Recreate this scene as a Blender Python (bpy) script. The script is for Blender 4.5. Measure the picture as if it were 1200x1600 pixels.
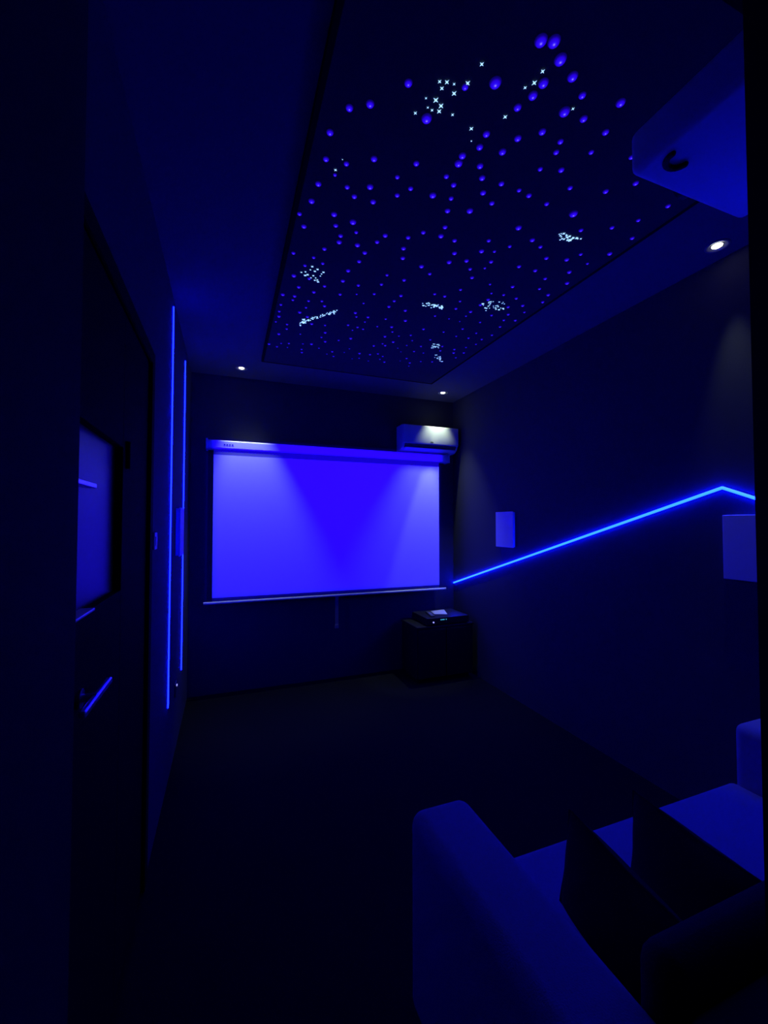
import bpy, bmesh, math, random
from mathutils import Vector, Matrix
for o in list(bpy.data.objects): bpy.data.objects.remove(o)
S = bpy.context.scene
C = S.collection
R = math.radians

# ---------------------------------------------------------------- camera
cam_data = bpy.data.cameras.new('camera')
cam = bpy.data.objects.new('camera', cam_data); C.objects.link(cam)
cam.location = (0, 0, 1.66)
cam.rotation_euler = (R(91.6), 0, R(-20.7))
cam_data.sensor_width = 36; cam_data.lens = 36*647/1600
cam_data.clip_start = 0.02
S.camera = cam
S.view_settings.view_transform = 'Standard'
S.view_settings.look = 'None'
S.view_settings.gamma = 1
S.view_settings.use_curve_mapping = False
S.view_settings.exposure = 0

# ---------------------------------------------------------------- world: the dark blue hall the camera stands in
w = bpy.data.worlds.new('world'); S.world = w; w.use_nodes = True
w.node_tree.nodes['Background'].inputs[0].default_value = (0.04, 0.02, 1, 1)
w.node_tree.nodes['Background'].inputs[1].default_value = 0.006

# light strengths, tuned together
PROJECTOR_POWER = 1500
DOWNLIGHT_POWER = 30.0
STRIP_LEFT = (0.032, 0.10, 70.0)
STRIP_RIGHT = (0.06, 0.50, 110.0)
LENS_GLOW = 6.0

# projector beam: a blue "no signal" picture thrown on the screen
pl = bpy.data.lights.new('projector_beam', 'SPOT')
pl.energy = PROJECTOR_POWER; pl.color = (0.010, 0.0, 1.0)
pl.spot_size = R(80); pl.spot_blend = 0.0; pl.shadow_soft_size = 0.01
po = bpy.data.objects.new('projector_beam', pl); C.objects.link(po)
po.location = (1.20, 0.80, 2.62); po.rotation_euler = (R(90), 0, 0)
pl.use_nodes = True
nt = pl.node_tree; N = nt.nodes; L = nt.links
em = N['Emission']
tc = N.new('ShaderNodeTexCoord'); sx = N.new('ShaderNodeSeparateXYZ'); L.new(tc.outputs['Normal'], sx.inputs[0])
def mth(op, a, b=None, tree=nt):
    n = tree.nodes.new('ShaderNodeMath'); n.operation = op
    for i, v in enumerate((a, b)):
        if v is None: continue
        if isinstance(v, (int, float)): n.inputs[i].default_value = v
        else: tree.links.new(v, n.inputs[i])
    return n.outputs[0]
az = mth('ABSOLUTE', sx.outputs[2])
tx = mth('DIVIDE', sx.outputs[0], az); ty = mth('DIVIDE', sx.outputs[1], az)
def band(v, lo, hi, soft=0.01):
    def ramp(x, a, b):
        m = nt.nodes.new('ShaderNodeMapRange'); m.clamp = True
        nt.links.new(x, m.inputs[0]); m.inputs[1].default_value = a; m.inputs[2].default_value = b
        return m.outputs[0]
    return mth('MULTIPLY', ramp(v, lo-soft, lo+soft), ramp(v, hi+soft, hi-soft))
mask = mth('MULTIPLY', band(tx, -0.382, 0.324), band(ty, -0.480, -0.038))
L.new(mask, em.inputs['Strength'])

def spot(loc, tilt, power, size, blend=0.8, col=(0.80, 1.0, 0.72)):
    d = bpy.data.lights.new('downlight_beam', 'SPOT'); d.energy = power; d.color = col
    d.spot_size = R(size); d.spot_blend = blend; d.shadow_soft_size = 0.02
    o = bpy.data.objects.new('downlight_beam', d); C.objects.link(o); o.location = loc; o.rotation_euler = tilt
    return o
DOWN = [(0.11, 4.12), (2.26, 4.10), (2.42, 1.395)]
CEIL = 3.136
for i, (x, y) in enumerate(DOWN):
    spot((x, y, CEIL-0.02), (R([0, 0, 0][i]), R([-5, 3, -8][i]), 0), DOWNLIGHT_POWER*[1.5, 1.2, .25][i], [50, 62, 30][i], [.75, .85, 1.0][i])
spot((2.26, 4.10, CEIL-0.02), (R(1), R(6), 0), DOWNLIGHT_POWER*1.5, 24, 0.5)   # hot centre of the reflector lamp over the air conditioner

# ---------------------------------------------------------------- helpers
def mat(name, col, rough=0.6, metal=0.0, bump=0.0, scale=40, var=0.0, spec=0.5, emit=None, estr=1.0, sheen=0.0):
    m = bpy.data.materials.new(name); m.use_nodes = True
    t = m.node_tree; b = t.nodes['Principled BSDF']
    b.inputs['Base Color'].default_value = (*col, 1); b.inputs['Roughness'].default_value = rough
    b.inputs['Metallic'].default_value = metal; b.inputs['Specular IOR Level'].default_value = spec
    if sheen: b.inputs['Sheen Weight'].default_value = sheen
    if emit:
        b.inputs['Emission Color'].default_value = (*emit, 1); b.inputs['Emission Strength'].default_value = estr
    if bump or var:
        co = t.nodes.new('ShaderNodeTexCoord'); no = t.nodes.new('ShaderNodeTexNoise')
        no.inputs['Scale'].default_value = scale; no.inputs['Detail'].default_value = 6
        t.links.new(co.outputs['Object'], no.inputs['Vector'])
        if bump:
            bu = t.nodes.new('ShaderNodeBump'); bu.inputs['Strength'].default_value = bump; bu.inputs['Distance'].default_value = 0.01
            t.links.new(no.outputs[0], bu.inputs['Height']); t.links.new(bu.outputs[0], b.inputs['Normal'])
        if var:
            mx = t.nodes.new('ShaderNodeMix'); mx.data_type = 'RGBA'
            mx.inputs[6].default_value = (*[c*(1-var) for c in col], 1); mx.inputs[7].default_value = (*[min(1, c*(1+var)) for c in col], 1)
            t.links.new(no.outputs[0], mx.inputs[0]); t.links.new(mx.outputs[2], b.inputs['Base Color'])
    return m
M = dict(
    wall=mat('matt_navy_paint', (0.060, 0.060, 0.085), 0.85, bump=0.06, scale=120, var=0.06, spec=0.15),
    feature=mat('matt_black_paint', (0.045, 0.045, 0.065), 0.9, bump=0.06, scale=120, spec=0.1),
    ceiling=mat('dark_ceiling_paint', (0.10, 0.10, 0.13), 0.9, bump=0.04, scale=90, spec=0.1),
    floor=mat('dark_carpet', (0.007, 0.007, 0.014), 0.97, bump=0.5, scale=400, spec=0.05, sheen=0.0),
    hall=mat('hall_paint', (0.35, 0.35, 0.38), 0.8, bump=0.04, scale=90, spec=0.2),
    jamb_l=mat('painted_door_frame', (0.035, 0.035, 0.04), 0.8, bump=0.03, scale=60, spec=0.05),
    black=mat('black_lacquer', (0.010, 0.010, 0.012), 0.45, spec=0.3), leaf=mat('matt_black_door', (0.008, 0.008, 0.010), 0.85, spec=0.04),
    glass=mat('black_glass', (0.010, 0.010, 0.012), 0.34, spec=0.22, bump=0.02, scale=3),
    white=mat('white_plastic', (0.78, 0.78, 0.78), 0.45, var=0.02, scale=8),
    whitepaint=mat('white_enamel', (0.70, 0.70, 0.72), 0.5, spec=0.3),
    ac_dark=mat('grey_vent_shadow', (0.05, 0.05, 0.06), 0.5),
    screen=mat('projection_fabric', (0.80, 0.80, 0.80), 0.95, bump=0.02, scale=500, spec=0.05),
    screenback=mat('screen_border', (0.16, 0.15, 0.17), 0.9, spec=0.05),
    alu=mat('aluminium_channel', (0.45, 0.45, 0.48), 0.35, 1.0),
    chrome=mat('brushed_chrome', (0.75, 0.75, 0.78), 0.3, 1.0),
    led_l=mat('led_diffuser_dim', (0.5, 0.5, 0.5), 0.6, emit=STRIP_LEFT),
    led_r=mat('led_diffuser_bright', (0.5, 0.5, 0.5), 0.6, emit=STRIP_RIGHT),
    lens=mat('lamp_lens', (0.9, 0.9, 0.85), 0.4, emit=(0.98, 1.0, 0.90), estr=LENS_GLOW),
    trim=mat('brushed_nickel_trim', (0.42, 0.42, 0.36), 0.45, 0.8),
    panel=mat('black_star_cloth', (0.045, 0.045, 0.060), 0.95, bump=0.2, scale=300, spec=0.05),
    paneledge=mat('black_felt_edge', (0.008, 0.008, 0.010), 0.95, spec=0.03),
    sofa=mat('light_grey_upholstery', (0.36, 0.36, 0.39), 0.9, bump=0.25, scale=260, var=0.05, spec=0.1),
    pillow=mat('black_velvet', (0.020, 0.020, 0.024), 0.9, bump=0.2, scale=200, spec=0.1),
    piping=mat('dark_piping', (0.16, 0.16, 0.18), 0.8, spec=0.2),
    rubber=mat('black_rubber', (0.012, 0.012, 0.012), 0.8),
    paper=mat('white_paper', (0.5, 0.5, 0.5), 0.6),
    cyan=mat('cyan_display', (0.02, 0.02, 0.02), 0.4, emit=(0.04, 0.35, 0.60), estr=1.0),
    bluedot=mat('blue_indicator', (0.02, 0.02, 0.02), 0.4, emit=(0.30, 0.30, 1.0), estr=1.5),
    mark=mat('grey_badge', (0.05, 0.06, 0.06), 0.5),
    metal=mat('dark_steel', (0.08, 0.08, 0.09), 0.5, 0.6),
    starwhite=mat('white_fibre_tip', (0.6, 0.8, 0.9), 0.4, emit=(0.36, 0.66, 1.0), estr=1.5),
)
# fibre-optic point, its camera bloom painted as a fading glow (radial in UV)
sb = bpy.data.materials.new('blue_fibre_bloom'); sb.use_nodes = True
t = sb.node_tree; b = t.nodes['Principled BSDF']; b.inputs['Base Color'].default_value = (0.02, 0.02, 0.03, 1); b.inputs['Roughness'].default_value = 0.6
uv = t.nodes.new('ShaderNodeUVMap'); uv.uv_map = 'UVMap'
vm = t.nodes.new('ShaderNodeVectorMath'); vm.operation = 'LENGTH'; t.links.new(uv.outputs[0], vm.inputs[0])
cr = t.nodes.new('ShaderNodeValToRGB'); t.links.new(vm.outputs['Value'], cr.inputs[0])
e = cr.color_ramp.elements
e[0].position = 0.0; e[0].color = (0.45, 0.35, 1.0, 1)
e[1].position = 1.0; e[1].color = (0, 0, 0.010, 1)
for p, c in ((0.14, (0.10, 0.05, 1.0, 1)), (0.28, (0.025, 0.004, 0.95, 1)), (0.62, (0.018, 0.0, 0.70, 1)), (0.82, (0.004, 0.0, 0.16, 1))):
    k = e.new(p); k.color = c
t.links.new(cr.outputs[0], b.inputs['Emission Color']); b.inputs['Emission Strength'].default_value = 1.0

def obj(name, bm, m, parent=None, loc=None, smooth=False):
    me = bpy.data.meshes.new(name); bmesh.ops.recalc_face_normals(bm, faces=bm.faces) if smooth is not None else None
    bm.to_mesh(me); bm.free()
    if smooth:
        for p in me.polygons: p.use_smooth = True
        me.set_sharp_from_angle(angle=R(40))
    me.materials.append(M[m] if isinstance(m, str) else m)
    o = bpy.data.objects.new(name, me); C.objects.link(o)
    if loc: o.location = loc
    if parent: o.parent = parent
    return o
def tag(o, label, cat, group=None):
    o['label'] = label; o['category'] = cat
    if group: o['group'] = group
    return o
def thing(name, label, cat, loc=(0, 0, 0), group=None, rz=0):
    o = bpy.data.objects.new(name, None); C.objects.link(o); o.location = loc; o.rotation_euler = (0, 0, rz)
    o.empty_display_size = 0.1
    return tag(o, label, cat, group)
def struct(name, bm, m, smooth=False):
    o = obj(name, bm, m, smooth=smooth); o['kind'] = 'structure'; return o
def bx(bm, x0, x1, y0, y1, z0, z1, bev=0.0, seg=3):
    """box between two corners, optionally with rounded edges"""
    t = bmesh.new(); bmesh.ops.create_cube(t, size=1)
    for v in t.verts:
        v.co = Vector((x0+(v.co.x+.5)*(x1-x0), y0+(v.co.y+.5)*(y1-y0), z0+(v.co.z+.5)*(z1-z0)))
    if bev: bmesh.ops.bevel(t, geom=t.edges[:], offset=bev, segments=seg, profile=0.5, affect='EDGES')
    me = bpy.data.meshes.new('t'); t.to_mesh(me); t.free(); bm.from_mesh(me); bpy.data.meshes.remove(me); return bm
def box(*a, **k): return bx(bmesh.new(), *a, **k)
def cyl(bm, a, b, r, r2=None, n=20, cap=True):
    a = Vector(a); b = Vector(b); d = b-a
    q = d.to_track_quat('Z', 'Y').to_matrix().to_4x4(); q.translation = (a+b)/2
    bmesh.ops.create_cone(bm, cap_ends=cap, segments=n, radius1=r, radius2=r if r2 is None else r2, depth=d.length, matrix=q)
    return bm
def tube(bm, pts, r, n=10):
    for a, b in zip(pts, pts[1:]): cyl(bm, a, b, r, n=n)
    for p in pts: bmesh.ops.create_uvsphere(bm, u_segments=n, v_segments=6, radius=r, matrix=Matrix.Translation(p))
    return bm
def prism(bm, prof, axis, a, b):
    """extrude a closed 2-D profile along x ('x': profile is (y,z)) or y ('y': profile is (x,z))"""
    mk = (lambda p, s: (s, p[0], p[1])) if axis == 'x' else (lambda p, s: (p[0], s, p[1]))
    A = [bm.verts.new(mk(p, a)) for p in prof]; B = [bm.verts.new(mk(p, b)) for p in prof]
    n = len(prof); bm.faces.new(A); bm.faces.new(B[::-1])
    for i in range(n): bm.faces.new((A[i], B[i], B[(i+1) % n], A[(i+1) % n]))
    return bm
def lathe(bm, prof, c=(0, 0, 0), n=28):
    """profile of (r, z) turned about the vertical"""
    rings = [[bm.verts.new((c[0]+r*math.cos(2*math.pi*i/n), c[1]+r*math.sin(2*math.pi*i/n), c[2]+z)) for i in range(n)] for r, z in prof]
    for p, q in zip(rings, rings[1:]):
        for i in range(n): bm.faces.new((p[i], p[(i+1) % n], q[(i+1) % n], q[i]))
    return bm

# ---------------------------------------------------------------- the room (metres; the floor is z = 0, the front wall y = 4.40)
XL, XR, YB, YF = -0.344, 2.56, 0.405, 4.40
struct('floor', box(-2.0, 2.9, -1.6, YF+.15, -0.1, 0), 'floor')
struct('ceiling', box(-2.0, 2.9, -1.6, YF+.15, CEIL, CEIL+0.1), 'ceiling')
struct('wall_front', box(XL-.15, XR+.15, YF, YF+.15, 0, CEIL), 'feature')
struct('wall_right', box(XR+.001, XR+.15, YB-.15, YF, 0, CEIL), 'wall')
DY0, DY1, DZ = 0.72, 2.19, 2.42               # opening for the glazed door in the left wall
bm = bmesh.new()
bx(bm, XL-.15, XL, DY1, YF, 0, CEIL); bx(bm, XL-.15, XL, YB-.15, DY0, 0, CEIL); bx(bm, XL-.15, XL, DY0, DY1, DZ, CEIL)
struct('wall_left', bm, 'wall')
OX0, OX1, OZ = -0.115, 0.785, 2.85             # doorway the camera looks through
bm = bmesh.new()
bx(bm, XL, OX0-.012, YB-.15, YB, 0, CEIL); bx(bm, OX1+.012, XR, YB-.15, YB, 0, CEIL); bx(bm, OX0-.012, OX1+.012, YB-.15, YB, OZ, CEIL)
struct('wall_back', bm, 'feature')
struct('trim_1', box(OX0-.012, OX0, YB-.152, YB+.002, 0, OZ), 'jamb_l')
struct('trim_2', box(OX1, OX1+.012, YB-.152, YB+.002, 0, OZ), 'black')  # right side of the same frame, its shade put in as black
# glazed black side door in the left wall
d = bpy.data.objects.new('door_1', None); C.objects.link(d); d.location = (XL, DY0, 0); d['kind'] = 'structure'
def lp(bm):      # put geometry given in world metres under the door's own origin
    bmesh.ops.translate(bm, verts=bm.verts, vec=(-XL, -DY0, 0)); return bm
bm = bmesh.new()
x0, x1 = XL-.075, XL-.005
bx(bm, x0, x1, DY0, DY0+.14, .01, DZ, bev=.003); bx(bm, x0, x1, 1.70, DY1, .01, DZ, bev=.003)
bx(bm, x0, x1, DY0+.14, 1.70, .01, 1.425, bev=.003); bx(bm, x0, x1, DY0+.14, 1.70, 1.93, DZ, bev=.003)
obj('door_leaf', lp(bm), 'leaf', d)
obj('glass_pane', lp(box(XL-.045, XL-.030, DY0+.135, 1.705, 1.42, 1.935)), 'glass', d)
obj('glazing_bar', lp(box(XL-.045, XL-.012, DY0+.14, 1.42, 1.762, 1.776, bev=.003)), 'chrome', d)
obj('glazing_ledge', lp(box(XL-.034, XL+.004, DY0+.14, 1.36, 1.420, 1.428, bev=.002)), 'alu', d)
bm = bmesh.new(); cyl(bm, (XL-.005, 1.27, 1.215), (XL+.035, 1.27, 1.215), .010); bx(bm, XL+.024, XL+.040, 1.16, 1.40, 1.205, 1.222, bev=.005)
cyl(bm, (XL-.006, 1.27, 1.215), (XL+.002, 1.27, 1.215), .024)
obj('door_handle', lp(bm), 'chrome', d)
bm = bmesh.new(); cyl(bm, (XL+.002, 1.745, 1.86), (XL+.002, 1.745, 1.96), .007); obj('hinge', lp(bm), 'leaf', d)
# shallow frame round that door
bm = bmesh.new()
for a in ((XL-.001, XL+.012, DY1-.02, DY1+.045, 0, DZ+.05), (XL-.001, XL+.012, DY0-.045, DY0+.02, 0, DZ+.05), (XL-.001, XL+.012, DY0+.02, DY1-.02, DZ-.01, DZ+.05)): bx(bm, *a, bev=.003)
struct('trim_3', bm, 'leaf')

# ---------------------------------------------------------------- projection screen
t_ = thing('projection_screen', 'wide white pull-down projection screen glowing blue on the front wall', 'projection screen', (1.09, 4.305, 2.46))
def rel(bm, o):
    bmesh.ops.translate(bm, verts=bm.verts, vec=-Vector(o.location)); return bm
bm = bmesh.new()
prism(bm, [(4.26, 2.375), (4.35, 2.375), (4.363, 2.39), (4.363, 2.45), (4.35, 2.462), (4.265, 2.462), (4.25, 2.45), (4.25, 2.388)], 'x', -.182, 2.412)
obj('roller_case', rel(bm, t_), 'whitepaint', t_)
for x in (-.200, 2.412): obj('end_cap', rel(box(x, x+.018, 4.245, 4.367, 2.368, 2.472, bev=.004), t_), 'whitepaint', t_)
for x in (0.02, 2.15):
    obj('wall_bracket', rel(box(x, x+.05, 4.345, 4.398, 2.43, 2.472, bev=.003), t_), 'metal', t_)
obj('black_border', rel(box(-.130, 2.288, 4.2570, 4.2590, 0.915, 2.376), t_), 'screenback', t_)
obj('screen_fabric', rel(box(-.130, 2.288, 4.2550, 4.2569, 0.955, 2.318), t_), 'screen', t_)
bm = bmesh.new(); cyl(bm, (-.205, 4.258, .908), (2.375, 4.258, .908), .0125, n=16); obj('bottom_bar', rel(bm, t_), 'whitepaint', t_)
bm = bmesh.new(); bx(bm, 1.062, 1.098, 4.252, 4.258, .60, .897, bev=.002); bx(bm, 1.060, 1.100, 4.249, 4.261, .565, .605, bev=.004)
obj('pull_strap', rel(bm, t_), 'screenback', t_)
bm = bmesh.new()
for i in range(4): bx(bm, -.04+i*.024, -.026+i*.024, 4.248, 4.25, 2.412, 2.426)
obj('case_badge', rel(bm, t_), 'mark', t_)

# ---------------------------------------------------------------- air conditioner on the front wall
ax0, ax1 = 1.815, 2.525
t_ = thing('air_conditioner', 'white split air conditioner high on the front wall by the right corner', 'air conditioner', ((ax0+ax1)/2, YF, 2.49))
bm = bmesh.new()
prism(bm, [(4.398, 2.485), (4.398, 2.775), (4.243, 2.775), (4.223, 2.765), (4.218, 2.745), (4.218, 2.570), (4.243, 2.520), (4.295, 2.487)], 'x', ax0, ax1)
bmesh.ops.bevel(bm, geom=[e for e in bm.edges if abs((e.verts[0].co-e.verts[1].co).x) < 1e-4], offset=.006, segments=2, affect='EDGES')
obj('body', rel(bm, t_), 'white', t_, smooth=True)
obj('front_panel', rel(box(ax0+.004, ax1-.004, 4.202, 4.221, 2.562, 2.770, bev=.007), t_), 'white', t_, smooth=True)
bm = bmesh.new()
prism(bm, [(4.2190, 2.558), (4.2165, 2.553), (4.242, 2.5155), (4.2455, 2.5175)], 'x', ax0+.03, ax1-.03)
obj('air_outlet', rel(bm, t_), 'ac_dark', t_)
bm = bmesh.new()
prism(bm, [(4.224, 2.520), (4.221, 2.516), (4.275, 2.486), (4.281, 2.491)], 'x', ax0+.035, ax1-.045)
obj('louver_flap', rel(bm, t_), 'white', t_)
bm = bmesh.new(); prism(bm, [(2.155, 2.580), (2.185, 2.577), (2.192, 2.584), (2.188, 2.591), (2.160, 2.593), (2.152, 2.587)], 'y', 4.1995, 4.2018)
obj('badge', rel(bm, t_), 'mark', t_)

# ---------------------------------------------------------------- projector over the sofa
px0, px1, py0, py1, pz0, pz1 = 0.975, 1.435, 0.42, 0.765, 2.567, 2.680
t_ = thing('projector', 'white projector hung under the ceiling over the sofa, seen from below', 'projector', ((px0+px1)/2, .6, CEIL))
obj('body', rel(box(px0, px1, py0, py1, pz0, pz1, bev=.020, seg=4), t_), 'white', t_, smooth=True)
bm = bmesh.new(); cyl(bm, (1.20, .755, 2.62), (1.20, .785, 2.62), .038, .034, n=28); obj('lens', rel(bm, t_), 'black', t_)
bm = bmesh.new(); cyl(bm, (1.205, .6, pz1-.002), (1.205, .6, CEIL-.012), .016); cyl(bm, (1.205, .6, CEIL-.02), (1.205, .6, CEIL), .06, n=28); cyl(bm, (1.205, .6, pz1), (1.205, .6, pz1+.012), .07, n=28)
obj('ceiling_mount', rel(bm, t_), 'metal', t_)
bm = bmesh.new()
tube(bm, [Vector((1.040+.030*math.cos(a), .690+.026*math.sin(a)-.010, pz0-.002)) for a in [R(v) for v in range(10, 191, 20)]], .0075)
obj('foot_ring', rel(bm, t_), 'rubber', t_)
bm = bmesh.new()
for k in range(7): bx(bm, 1.26, 1.40, .50+k*.022, .508+k*.022, pz0-.0012, pz0+.004)
obj('vent_grille', rel(bm, t_), 'rubber', t_)

# ---------------------------------------------------------------- LED strips
def strip(name, label, segs, wall, ledmat, group):
    """segs: list of ((y,z),(y,z)) on the wall plane x = wall; sgn = side the room is on"""
    sgn = 1 if wall < 1 else -1
    mid = segs[0][0]; dep = .010 if sgn < 0 else .0055
    t = thing(name, label, 'LED strip light', (wall, mid[0], mid[1]), group)
    for (a, b) in segs:
        A = Vector((0, a[0]-mid[0], a[1]-mid[1])); B = Vector((0, b[0]-mid[0], b[1]-mid[1])); d = B-A; Ln = d.length; u = d.normalized(); v = Vector((sgn, 0, 0)).cross(u)
        def bar(name, prof, m, ext=0.0):
            bm = bmesh.new(); P = [bm.verts.new(A-u*ext + v*p[0] + Vector((sgn*p[1], 0, 0))) for p in prof]; Q = [bm.verts.new(B+u*ext + v*p[0] + Vector((sgn*p[1], 0, 0))) for p in prof]
            n = len(prof); bm.faces.new(P); bm.faces.new(Q[::-1])
            for i in range(n): bm.faces.new((P[i], Q[i], Q[(i+1) % n], P[(i+1) % n]))
            obj(name, bm, m, t)
        bar('channel', [(-.0095, 0), (.0095, 0), (.0095, .0035), (-.0095, .0035)], 'alu')
        bar('diffuser', [(-.008, .0036)] + [(-.008*math.cos(R(q)), .0045+dep*math.sin(R(q))) for q in range(0, 181, 30)] + [(.008, .0036)], ledmat)
    return t
strip('led_strip', 'taller vertical blue LED strip on the left wall, nearer the door', [((2.94, 0.505), (2.94, 3.055))], XL, 'led_l', None)
strip('led_strip', 'shorter vertical blue LED strip on the left wall beside the front corner', [((3.74, 0.480), (3.74, 3.000))], XL, 'led_l', None)
strip('led_strip', 'bright blue LED strip climbing the right wall and bending at its peak', [((4.385, .95), (1.476, 1.858)), ((1.476, 1.858), (0.62, 1.48))], XR, 'led_r', None)

# ---------------------------------------------------------------- wall boxes, switch, socket
def wall_box(y0, y1, z0, z1, wall, label, latch):
    s = 1 if wall < 1 else -1
    t = thing('wall_box', label, 'wall box', (wall, (y0+y1)/2, z0), 'white wall boxes')
    a, b = sorted((wall, wall+s*.022)); obj('housing', rel(box(a, b, y0+.006, y1-.006, z0+.006, z1-.006, bev=.003), t), 'white', t)
    a, b = sorted((wall+s*.022, wall+s*.030)); obj('cover', rel(box(a, b, y0, y1, z0, z1, bev=.003), t), 'white', t)
    if latch:
        a, b = sorted((wall+s*.030, wall+s*.0345)); obj('latch', rel(box(a, b, y0+.015, y0+.055, z0+.165, z0+.180, bev=.001), t), 'mark', t)
wall_box(3.24, 3.51, 1.430, 1.775, XR, 'white flat box on the right wall above the far end of the LED strip', False)
wall_box(1.19, 1.465, 1.360, 1.706, XR, 'white flat box with dark latch on the right wall under the LED strip bend', True)
wall_box(3.27, 3.54, 1.425, 1.775, XL, 'white flat box on the left wall, seen edge-on between the vertical LED strips', False)
t_ = thing('light_switch', 'small white light switch on the left wall before the first LED strip', 'light switch', (XL, 2.35, 1.535))
obj('plate', rel(box(XL, XL+.010, 2.31, 2.39, 1.530, 1.615, bev=.003), t_), 'white', t_)
obj('rocker', rel(box(XL+.009, XL+.0135, 2.33, 2.37, 1.550, 1.595, bev=.002), t_), 'white', t_)
t_ = thing('wall_socket', 'black wall socket with tiny lit indicator low on the left wall', 'socket', (XL, 3.37, .44))
obj('plate', rel(box(XL, XL+.008, 3.32, 3.42, .42, .51, bev=.003), t_), 'metal', t_)
obj('indicator', rel(box(XL+.008, XL+.013, 3.39, 3.405, .475, .487), t_), 'bluedot', t_)

# ---------------------------------------------------------------- recessed downlights
DL = ['lit recessed downlight in the ceiling above the left end of the screen',
      'lit recessed downlight in the ceiling above the air conditioner',
      'lit recessed downlight in the ceiling nearest the camera, by the right wall']
for (x, y), lab in zip(DOWN, DL):
    t_ = thing('downlight', lab, 'ceiling light', (x, y, CEIL), 'recessed downlights')
    bm = bmesh.new(); lathe(bm, [(.056, 0), (.056, -.004), (.050, -.006), (.043, -.004), (.033, .0)]); obj('trim_ring', bm, 'trim', t_, smooth=True)
    bm = bmesh.new(); bmesh.ops.create_uvsphere(bm, u_segments=24, v_segments=10, radius=.025, matrix=Matrix.Diagonal((1, 1, .35, 1))); obj('lens', bm, 'lens', t_, smooth=True)

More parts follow.
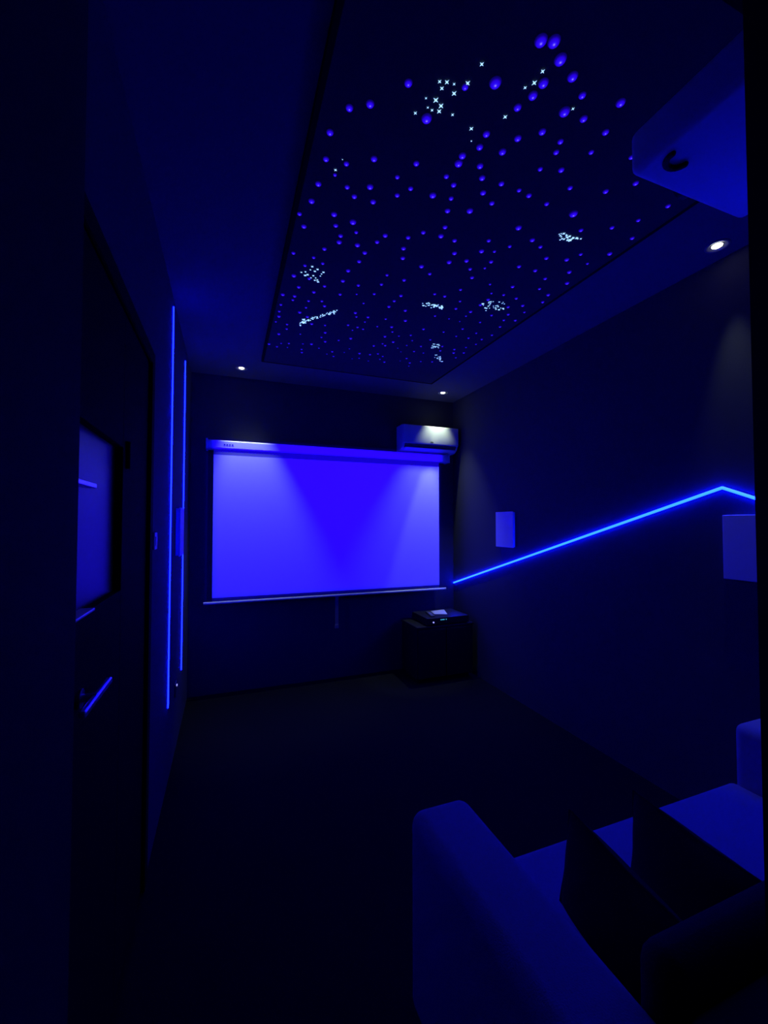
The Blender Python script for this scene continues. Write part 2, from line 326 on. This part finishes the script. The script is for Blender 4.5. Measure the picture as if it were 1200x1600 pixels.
# ---------------------------------------------------------------- star ceiling
BLUE="0.898,0.94,1.6 0.86,0.952,1.6 0.952,0.971,1.6 0.804,1.099,1.7 1.088,1.094,1.6 1.026,0.996,1.4 1.244,1.002,1.3 0.952,1.045,1.4 0.648,1.286,1.6 0.947,1.089,1.3 1.489,1.451,1.7 1.171,1.09,1.1 0.85,1.406,1.4 1.102,1.03,1 0.925,1.14,1.1 1.068,1.181,1.1 0.982,1.301,1.2 0.444,1.309,1.2 0.539,1.201,1.1 1.287,1.1,1 1.001,1.234,1.1 0.846,1.371,1.2 0.881,1.261,1.1 0.381,1.347,1.1 0.888,1.315,1.1 0.828,1.586,1.3 1.601,1.225,1 1.029,1.606,1.3 1.31,1.616,1.3 0.937,1.386,1.1 0.339,1.459,1.1 0.719,1.146,0.9 1.257,1.285,1 0.978,1.432,1.1 1.519,1.302,1 1.16,1.188,0.9 0.546,1.864,1.4 1.026,1.496,1.1 1.178,1.229,0.9 0.556,1.64,1.2 0.527,1.506,1.1 1.854,1.264,0.9 1.471,1.142,0.8 1.071,1.428,1 1.223,1.438,1 1.892,1.603,1.1 0.692,1.466,1 1.752,1.178,0.8 1.305,1.181,0.8 1.36,1.342,0.9 0.933,1.642,1.1 0.985,1.801,1.2 0.885,1.505,1 0.337,1.806,1.2 1.433,1.663,1.1 1.241,1.827,1.2 1.097,1.532,1 0.45,1.848,1.2 0.346,1.703,1.1 0.595,1.713,1.1 1.716,1.723,1.1 0.35,1.574,1 1.33,1.448,0.9 1.735,1.455,0.9 1.895,1.474,0.9 1.174,1.312,0.8 1.127,1.968,1.2 1.815,1.804,1.1 0.835,1.478,0.9 0.614,2.013,1.2 0.52,2.024,1.2 1.608,1.522,0.9 1.001,2.056,1.2 0.508,1.714,1 1.81,1.375,0.8 1.116,1.892,1.1 1.887,1.894,1.1 0.723,1.896,1.1 0.974,1.739,1 0.431,1.566,0.9 0.912,1.573,0.9 1.21,1.924,1.1 1.603,1.752,1 0.722,1.587,0.9 0.847,1.953,1.1 1.164,1.43,0.8 0.332,1.976,1.1 1.066,1.806,1 0.891,1.809,1 0.682,1.641,0.9 0.875,2.027,1.1 1.623,1.862,1 0.465,1.676,0.9 1.512,1.864,1 0.836,1.869,1 0.668,2.057,1.1 1.508,1.69,0.9 1.341,1.884,1 0.475,1.916,1 1.229,1.745,0.9 0.646,1.553,0.8 0.701,1.955,1 0.515,1.977,1 0.346,2.396,1.2 1.873,2.035,1 0.628,2.239,1.1 1.606,2.04,1 1.324,2.047,1 1.752,1.662,0.8 0.461,2.103,1 0.299,1.902,0.9 1.732,1.904,0.9 0.626,2.346,1.1 0.662,2.138,1 1.357,1.744,0.8 1.808,2.196,1 1.269,1.981,0.9 0.962,2.21,1 1.552,2.215,1 1.542,2.287,1 1.076,2.102,0.9 1.901,2.115,0.9 1.01,2.371,1 1.712,2.14,0.9 0.311,2.621,1.1 1.53,2.386,1 0.581,1.926,0.8 1.165,2.655,1.1 0.314,2.194,0.9 1.73,2.245,0.9 1.775,2.001,0.8 0.391,2.503,1 0.987,2.52,1 0.488,2.525,1 1.109,2.528,1 1.272,2.279,0.9 0.446,2.803,1.1 0.852,2.299,0.9 1.307,1.806,0.7 1.792,2.326,0.9 0.383,2.613,1 0.725,2.357,0.9 1.892,2.378,0.9 0.32,2.91,1.1 1.416,2.386,0.9 0.435,2.394,0.9 0.586,2.663,1 1.611,2.134,0.8 0.802,2.676,1 0.536,2.438,0.9 0.994,2.444,0.9 0.401,1.634,0.6 1.327,2.18,0.8 0.422,2.193,0.8 0.85,2.2,0.8 0.647,2.492,0.9 1.109,2.777,1 0.479,2.226,0.8 0.881,3.063,1.1 0.506,2.847,1 0.39,2.279,0.8 1.201,2.279,0.8 1.85,1.71,0.6 0.35,3.183,1.1 0.553,2.937,1 1.118,2.939,1 1.692,2.377,0.8 0.615,3.271,1.1 0.902,2.703,0.9 1.213,3.005,1 1.814,2.404,0.8 0.846,2.412,0.8 1.768,3.019,1 1.342,2.726,0.9 0.674,3.037,1 1.85,2.496,0.8 0.708,3.189,1 1.877,2.263,0.7 1.342,1.945,0.6 0.557,2.611,0.8 1.611,2.621,0.8 1.394,2.297,0.7 1.738,2.957,0.9 1.874,2.629,0.8 0.476,2.639,0.8 1.029,3.31,1 1.848,2.989,0.9 0.379,2.663,0.8 0.297,3.391,1 1.843,2.719,0.8 1.734,2.736,0.8 1.177,3.089,0.9 0.314,2.749,0.8 1.463,2.068,0.6 1.093,3.127,0.9 0.314,2.841,0.8 1.675,2.49,0.7 0.803,2.862,0.8 1.529,2.147,0.6 0.877,2.87,0.8 1.331,2.523,0.7 1.12,3.301,0.9 1.617,2.94,0.8 1.512,3.349,0.9 0.805,3.357,0.9 1.454,3.001,0.8 0.388,3.008,0.8 1.744,2.644,0.7 1.643,3.022,0.8 1.292,3.411,0.9 1.027,2.684,0.7 0.57,3.464,0.9 0.395,3.081,0.8 1.504,2.714,0.7 1.444,3.112,0.8 0.825,2.727,0.7 0.475,2.728,0.7 1.629,2.743,0.7 1.851,2.811,0.7 1.143,2.848,0.7 1.688,3.257,0.8 1.295,2.85,0.7 1.178,3.264,0.8 1.533,2.449,0.6 1.445,3.268,0.8 1.471,2.868,0.7 0.924,2.884,0.7 1.808,2.891,0.7 0.648,2.926,0.7 0.817,2.541,0.6 0.362,3.421,0.8 1.146,3.067,0.7 1.838,3.104,0.7 1.531,3.112,0.7 0.664,3.126,0.7 0.802,3.131,0.7 0.903,2.776,0.6 1.009,2.809,0.6 1.59,3.286,0.7 1.235,3.3,0.7 0.444,3.325,0.7 1.234,3.368,0.7 1.216,2.896,0.6 0.558,3.403,0.7 1.345,2.932,0.6 0.744,2.455,0.5 0.839,3.45,0.7 0.308,2.998,0.6 1.34,3.027,0.6 1.442,2.524,0.5 0.55,3.295,0.6 0.687,3.33,0.6 0.386,3.347,0.6 1.057,3.411,0.6 1.535,3.422,0.6 1.151,3.44,0.6 0.856,2.93,0.5 1.292,3.101,0.5 0.503,3.131,0.5 1.533,2.532,0.4 0.925,3.254,0.5 0.904,3.338,0.5 1.415,3.34,0.5 0.444,3.407,0.5 0.775,3.424,0.5 1.003,3.443,0.5 1.345,3.16,0.4"
WHITE="0.731,1.068,1 0.632,1.16,0.9 0.655,1.153,1.1 0.68,1.15,0.7 0.649,1.176,1 0.695,1.176,1.2 0.72,1.132,1.2 0.614,1.223,0.6 0.648,1.217,1.4 0.674,1.228,1.3 0.677,1.247,1.2 0.652,1.252,0.8 0.634,1.249,0.6 0.602,1.282,0.9 0.727,1.241,0.8 0.817,1.262,1.1 0.844,1.304,0.5 0.905,1.182,1.1 0.397,1.609,0.9 0.411,1.552,0.4 0.924,1.017,1 0.923,1.054,1.2 0.905,1.077,0.8 1.107,1.075,0.8"
CLUSTERS=["0.43,2.274,1 0.463,2.289,1 0.5,2.304,1 0.382,2.349,0.8 0.403,2.336,0.8 0.426,2.307,0.7 0.452,2.312,1 0.407,2.371,1.1 0.419,2.359,1.1 0.443,2.382,0.7 0.452,2.357,0.9 0.469,2.374,0.7 0.491,2.346,0.6 0.493,2.324,0.7 0.469,2.399,0.9 0.49,2.408,1.1 0.482,2.391,0.9",
"0.476,2.948,0.8 0.482,2.895,0.9 0.482,2.996,0.7 0.501,2.924,0.6 0.495,2.929,0.9 0.493,2.947,0.8 0.48,2.983,0.7 0.501,2.937,1 0.485,2.941,1 0.493,2.885,0.6 0.505,2.914,0.7 0.484,2.927,0.8 0.496,2.945,1 0.507,2.924,0.6 0.51,2.941,0.8 0.497,2.949,0.8 0.479,2.984,1 0.473,2.962,0.6 0.548,2.871,0.5 0.606,2.796,0.7 0.664,2.726,1 0.543,2.857,0.5 0.523,2.882,0.6 0.492,2.901,1 0.661,2.723,0.8 0.614,2.78,0.8 0.67,2.712,0.9 0.534,2.89,0.8 0.589,2.796,0.8 0.488,2.922,0.5 0.611,2.79,0.7 0.623,2.743,0.5 0.621,2.759,0.7 0.6,2.784,0.7 0.557,2.828,0.7 0.635,2.755,0.9 0.546,2.866,0.6 0.522,2.888,0.6 0.55,2.865,0.7 0.65,2.727,0.8 0.657,2.715,0.6 0.591,2.818,0.9 0.521,2.895,0.8 0.64,2.728,0.6 0.639,2.74,0.7 0.571,2.847,0.6 0.489,2.937,1 0.579,2.842,0.6 0.638,2.763,0.8 0.538,2.843,0.5 0.603,2.805,0.5 0.67,2.741,0.9 0.659,2.703,0.9 0.517,2.89,0.8 0.572,2.832,0.7 0.537,2.862,0.9 0.552,2.844,0.9 0.523,2.901,0.9 0.646,2.747,0.9 0.488,2.899,0.8 0.571,2.839,0.5 0.487,2.892,0.5 0.676,2.689,0.8 0.544,2.843,0.8 0.598,2.777,0.7 0.51,2.903,0.7 0.495,2.898,0.8 0.643,2.762,0.8 0.569,2.824,0.9 0.57,2.824,0.6",
"1.202,2.396,0.7 1.214,2.429,0.7 1.223,2.393,0.7 1.194,2.428,0.9 1.226,2.413,0.8 1.179,2.405,0.6 1.209,2.392,0.5 1.213,2.387,0.9 1.194,2.428,0.9 1.234,2.411,0.5 1.223,2.413,0.6 1.214,2.389,0.7 1.207,2.401,0.6 1.2,2.428,0.7 1.268,2.404,0.7 1.256,2.434,0.7 1.31,2.416,0.9 1.301,2.406,0.8 1.31,2.389,0.9 1.323,2.402,0.9 1.246,2.4,0.8 1.269,2.42,1 1.265,2.407,0.9 1.284,2.397,0.5 1.274,2.395,0.7 1.262,2.395,1 1.283,2.407,0.9 1.315,2.405,0.9 1.323,2.416,1 1.273,2.399,0.9 1.313,2.421,0.6 1.246,2.399,0.9 1.316,2.394,0.9 1.272,2.421,0.5 1.244,2.403,0.7 1.282,2.386,0.7 1.272,2.397,0.8 1.328,2.407,0.6 1.256,2.394,0.9 1.331,2.425,0.7",
"1.569,2.923,0.8 1.563,2.926,0.9 1.589,2.935,0.6 1.57,2.973,0.8 1.569,2.964,0.8 1.556,2.98,0.6 1.573,2.921,0.9 1.575,2.962,0.7 1.53,2.927,0.9 1.587,2.963,0.7 1.566,2.997,0.5 1.572,2.978,0.7 1.555,2.965,0.9 1.541,2.926,0.6 1.55,2.998,0.9 1.539,2.962,0.9 1.585,2.946,0.6 1.555,2.962,0.8 1.557,2.993,0.5 1.602,2.977,0.7",
"1.723,3.183,1 1.745,3.213,0.7 1.7,3.131,0.9 1.729,3.181,0.7 1.656,3.11,0.8 1.728,3.184,1 1.763,3.221,0.8 1.648,3.118,0.5 1.71,3.154,0.9 1.744,3.214,0.8 1.771,3.216,0.7 1.766,3.218,0.7 1.719,3.151,0.5 1.646,3.115,0.7 1.728,3.174,0.8 1.7,3.179,0.7 1.689,3.166,0.7 1.701,3.169,0.6 1.666,3.163,0.6 1.689,3.142,0.6",
"1.546,1.57,0.6 1.535,1.574,0.5 1.578,1.598,0.5 1.547,1.57,1 1.553,1.592,0.6 1.564,1.571,0.5 1.599,1.599,0.7 1.588,1.572,0.6 1.587,1.577,0.5 1.592,1.589,0.5 1.529,1.581,0.5 1.564,1.612,0.6 1.616,1.596,1 1.589,1.575,0.8 1.59,1.575,0.9 1.542,1.587,0.8 1.608,1.594,0.9 1.613,1.603,0.7 1.579,1.602,0.7 1.567,1.602,0.8 1.585,1.585,0.6 1.582,1.585,0.9 1.571,1.576,0.9 1.601,1.602,0.7 1.656,1.569,0.7 1.613,1.586,0.6 1.631,1.571,0.8 1.612,1.576,0.8 1.633,1.573,1 1.617,1.578,0.9 1.642,1.574,0.6 1.616,1.584,0.6",
"1.546,2.27,0.9 1.552,2.269,0.9 1.659,2.284,0.9 1.602,2.272,0.6 1.692,2.274,0.6 1.645,2.287,0.5 1.576,2.238,0.8 1.666,2.266,0.8 1.619,2.336,0.7 1.594,2.247,0.6 1.71,2.273,1 1.646,2.262,0.7 1.719,2.279,0.7 1.695,2.297,1 1.58,2.25,0.5 1.654,2.255,0.8 1.551,2.276,0.7 1.623,2.301,0.6 1.565,2.286,0.5 1.594,2.309,1 1.682,2.222,0.6 1.601,2.283,0.8 1.595,2.256,0.7 1.665,2.222,0.6 1.637,2.214,0.8 1.597,2.224,0.6 1.694,2.295,0.9 1.663,2.208,0.5 1.585,2.231,0.8 1.553,2.271,0.9 1.582,2.231,0.7 1.672,2.298,0.9 1.606,2.31,0.9 1.632,2.271,0.6"]
SX0, SX1, SY0, SY1, SZ = 0.268, 1.965, 0.68, 3.80, CEIL-.035
star = thing('star_ceiling_panel', 'black fibre-optic star ceiling panel full of glowing blue points', 'star ceiling', ((SX0+SX1)/2, (SY0+SY1)/2, SZ))
obj('panel', rel(box(SX0+.02, SX1-.02, SY0+.02, SY1-.02, SZ, CEIL), star), 'panel', star)
bm = bmesh.new()
for a in ((SX0, SX0+.02, SY0, SY1), (SX1-.02, SX1, SY0, SY1), (SX0+.02, SX1-.02, SY0, SY0+.02), (SX0+.02, SX1-.02, SY1-.02, SY1)): bx(bm, *a, SZ-.001, CEIL)
obj('frame', rel(bm, star), 'paneledge', star)
def parse(s): return [tuple(float(v) for v in q.split(',')) for q in s.split()]
def star_disc(bm, x, y, z, r, n=12):
    """a shallow dome as wide as the painted bloom; UV runs radially from its centre"""
    ul = bm.loops.layers.uv.get('UVMap') or bm.loops.layers.uv.new('UVMap')
    c = bm.verts.new((x, y, z-r*.62)); rings = []
    for f, h in ((.45, .56), (.8, .38), (1, 0.04)):
        rings.append((f, [bm.verts.new((x+r*f*math.cos(2*math.pi*i/n), y+r*f*math.sin(2*math.pi*i/n), z-r*h)) for i in range(n)]))
    def uvf(face):
        for l in face.loops:
            l[ul].uv = ((l.vert.co.x-x)/r*.95, (l.vert.co.y-y)/r*.95)
    for i in range(n): uvf(bm.faces.new((c, rings[0][1][(i+1) % n], rings[0][1][i])))
    for (f0, a), (f1, b_) in zip(rings, rings[1:]):
        for i in range(n): uvf(bm.faces.new((a[i], a[(i+1) % n], b_[(i+1) % n], b_[i])))
bm = bmesh.new(); star_disc(bm, 0, 0, 0, 1)
bm.faces.ensure_lookup_table()
first = obj('star_light', bm, sb, star, smooth=None)
blue = parse(BLUE)
def rad(s): return .0108*s+.0022
org = Vector(star.location)
for i, (x, y, s) in enumerate(blue[:100]):
    o = first if i == 0 else first.copy()
    if i: C.objects.link(o); o.parent = star
    o.location = Vector((x, y, SZ-.0005))-org; o.scale = (rad(s),)*3
bm = bmesh.new()
for (x, y, s) in blue[100:]: star_disc(bm, x-org.x, y-org.y, -.0005, rad(s), 10)
o = obj('star_light', bm, sb, star, smooth=None); o['kind'] = 'stuff'
# white twinkling points: camera glint built in as a four-pointed shape
def sparkle(bm, x, y, z, r, k=.30):
    c = bm.verts.new((x, y, z-r*.3)); n = 8
    vs = [bm.verts.new((x+r*(1 if i % 2 == 0 else k)*math.cos(math.pi*i/4+.35), y+r*(1 if i % 2 == 0 else k)*math.sin(math.pi*i/4+.35), z)) for i in range(n)]
    for i in range(n): bm.faces.new((c, vs[(i+1) % n], vs[i]))
bm = bmesh.new(); sparkle(bm, 0, 0, 0, 1)
wf = obj('sparkle_light', bm, 'starwhite', star, smooth=None); wf['label'] = 'white point with camera glint modelled as four points'
for i, (x, y, s) in enumerate(parse(WHITE)):
    o = wf if i == 0 else wf.copy()
    if i: C.objects.link(o); o.parent = star
    o.location = Vector((x, y, SZ-.003))-org; o.scale = (.0085*s,)*3
for q in CLUSTERS:
    bm = bmesh.new(); P = parse(q)
    for (x, y, s) in P: sparkle(bm, x-org.x, y-org.y, -.003, .0092*s, .45)
    o = obj('star_cluster', bm, 'starwhite', star, smooth=None); o['label'] = 'tight cluster of white points'

# ---------------------------------------------------------------- cabinet with player in the front right corner
t_ = thing('media_cabinet', 'low black cabinet in the front right corner under the air conditioner', 'cabinet', (2.17, 4.09, 0))
bm = bmesh.new(); bx(bm, 1.84, 2.50, 3.90, 4.30, .05, .565, bev=.004); bx(bm, 1.83, 2.51, 3.885, 4.305, .565, .590, bev=.004)
obj('body', rel(bm, t_), 'black', t_)
for x in (1.845, 2.173): obj('door', rel(box(x, x+.322, 3.884, 3.899, .06, .558, bev=.003), t_), 'black', t_)
obj('plinth', rel(box(1.87, 2.47, 3.93, 4.27, 0, .05), t_), 'black', t_)
t_ = thing('media_player', 'black player box with tiny cyan display on top of the corner cabinet', 'media player', (2.19, 4.07, .590))
obj('body', rel(box(1.95, 2.45, 3.89, 4.27, .600, .672, bev=.004), t_), 'black', t_)
bm = bmesh.new()
for x in (2.105, 2.120, 2.131, 2.143, 2.168): bx(bm, x, x+.009, 3.886, 3.8905, .645, .654)
obj('display', rel(bm, t_), 'cyan', t_)
bm = bmesh.new(); cyl(bm, (2.022, 3.8905, .628), (2.022, 3.884, .628), .008); obj('power_light', rel(bm, t_), 'bluedot', t_)
for x in (1.99, 2.41):
    for y in (3.93, 4.23):
        bm = bmesh.new(); cyl(bm, (x, y, .590), (x, y, .601), .014); obj('foot', rel(bm, t_), 'rubber', t_)
t_ = tag(obj('paper_leaflet', rel(bmesh.new(), cam), 'paper'), 'pale folded leaflet lying on the black player box', 'leaflet')
bm = bmesh.new(); V = [(2.12, 4.05, .6725), (2.25, 4.00, .6725), (2.29, 4.15, .6900), (2.15, 4.20, .6725)]
lo = [bm.verts.new(v) for v in V]; hi = [bm.verts.new((v[0], v[1], v[2]+.0025)) for v in V]
bm.faces.new(lo[::-1]); bm.faces.new(hi)
for i in range(4): bm.faces.new((lo[i], lo[(i+1) % 4], hi[(i+1) % 4], hi[i]))
bmesh.ops.recalc_face_normals(bm, faces=bm.faces); bm.to_mesh(t_.data); bm.free()
t_ = thing('remote_control', 'slim remote control lying on the left edge of the player box', 'remote control', (2.07, 4.08, .672), rz=R(-12))
obj('body', box(-.022, .022, -.15, .08, 0, .016, bev=.005), 'metal', t_)
bm = bmesh.new()
for k in range(6):
    for x in (-.011, 0, .011): bx(bm, x-.003, x+.003, -.12+k*.022, -.112+k*.022, .0155, .0185)
obj('button_pad', bm, 'paper', t_)

# ---------------------------------------------------------------- sofa
t_ = thing('sofa', 'light grey two-seat sofa facing the screen, its left arm nearest the door', 'sofa', (1.55, .86, 0))
obj('base', rel(box(.60, 2.50, .46, 1.27, .06, .27, bev=.02), t_), 'sofa', t_, smooth=True)
obj('seat_cushion', rel(box(.805, 2.295, .562, 1.315, .272, .425, bev=.035, seg=5), t_), 'sofa', t_, smooth=True)
bm = box(.585, .802, .45, 1.31, .06, .70, bev=.045, seg=6)
for v in bm.verts:      # arms swell slightly in the middle
    f = math.sin(math.pi*min(1, max(0, (v.co.z-.06)/.64))); v.co.x += (.012 if v.co.x > .7 else -.012)*f
obj('armrest', rel(bm, t_), 'sofa', t_, smooth=True)
obj('armrest', rel(box(2.298, 2.520, .45, 1.31, .06, .70, bev=.045, seg=6), t_), 'sofa', t_, smooth=True)
obj('backrest', rel(box(.803, 2.297, .44, .56, .272, .74, bev=.045, seg=5), t_), 'pillow', t_, smooth=True)  # darkness put into the colour: black backrest on the grey sofa
for k in range(2):
    o = obj('added_back_cushion', rel(box(.81+k*.744, 1.546+k*.744, .562, .665, .427, .79, bev=.05, seg=5), t_), 'pillow', t_, smooth=True); o['label'] = 'black back cushion added to darken the sofa back'  # added black cushions covering the backrest to keep this area dark
for x in (.68, 2.42):
    for y in (.54, 1.20):
        bm = bmesh.new(); cyl(bm, (x, y, 0), (x, y, .065), .018, .024); obj('foot', rel(bm, t_), 'black', t_)

def throw_pillow(loc, W, H, T, rx, ry, rz, label):
    """a soft square pillow standing in its own y-z plane, corners drawn out to points"""
    t = thing('throw_pillow', label, 'pillow', loc, 'dark throw pillows'); t.rotation_euler = (rx, ry, rz)
    n = 18; bm = bmesh.new(); G = {}
    for s in (-1, 1):
        for i in range(n+1):
            for j in range(n+1):
                a = -1+2*i/n; b_ = -1+2*j/n; edge = max(abs(a), abs(b_)) > .999
                if edge and s == 1: G[s, i, j] = G[-1, i, j]; continue
                th = (max(0, (1-a**2))*max(0, (1-b_**2)))**.42
                pull = .06*(1-abs(a*b_))
                y = a*(1-pull*abs(a)**2*(1-b_*b_))*W/2; z = b_*(1-pull*abs(b_)**2*(1-a*a))*H/2
                G[s, i, j] = bm.verts.new((s*th*T/2, y, z+H/2))
    for s in (-1, 1):
        for i in range(n):
            for j in range(n): bm.faces.new([G[s, i, j], G[s, i+1, j], G[s, i+1, j+1], G[s, i, j+1]])
    rim = [(i, 0) for i in range(n)]+[(n, j) for j in range(n)]+[(n-i, n) for i in range(n)]+[(0, n-j) for j in range(n)]
    pts = [G[-1, i, j].co.copy() for i, j in rim]
    obj('cover', bm, 'pillow', t, smooth=True)
    obj('piping', tube(bmesh.new(), pts+[pts[0]], .004, 6), 'pillow', t)
throw_pillow((1.01, .87, .425), .41, .315, .13, R(8), 0, 0, 'black throw pillow standing on the sofa seat, next to the left arm')
throw_pillow((1.29, .85, .425), .40, .325, .14, R(3), 0, 0, 'black throw pillow standing in the middle of the sofa seat')
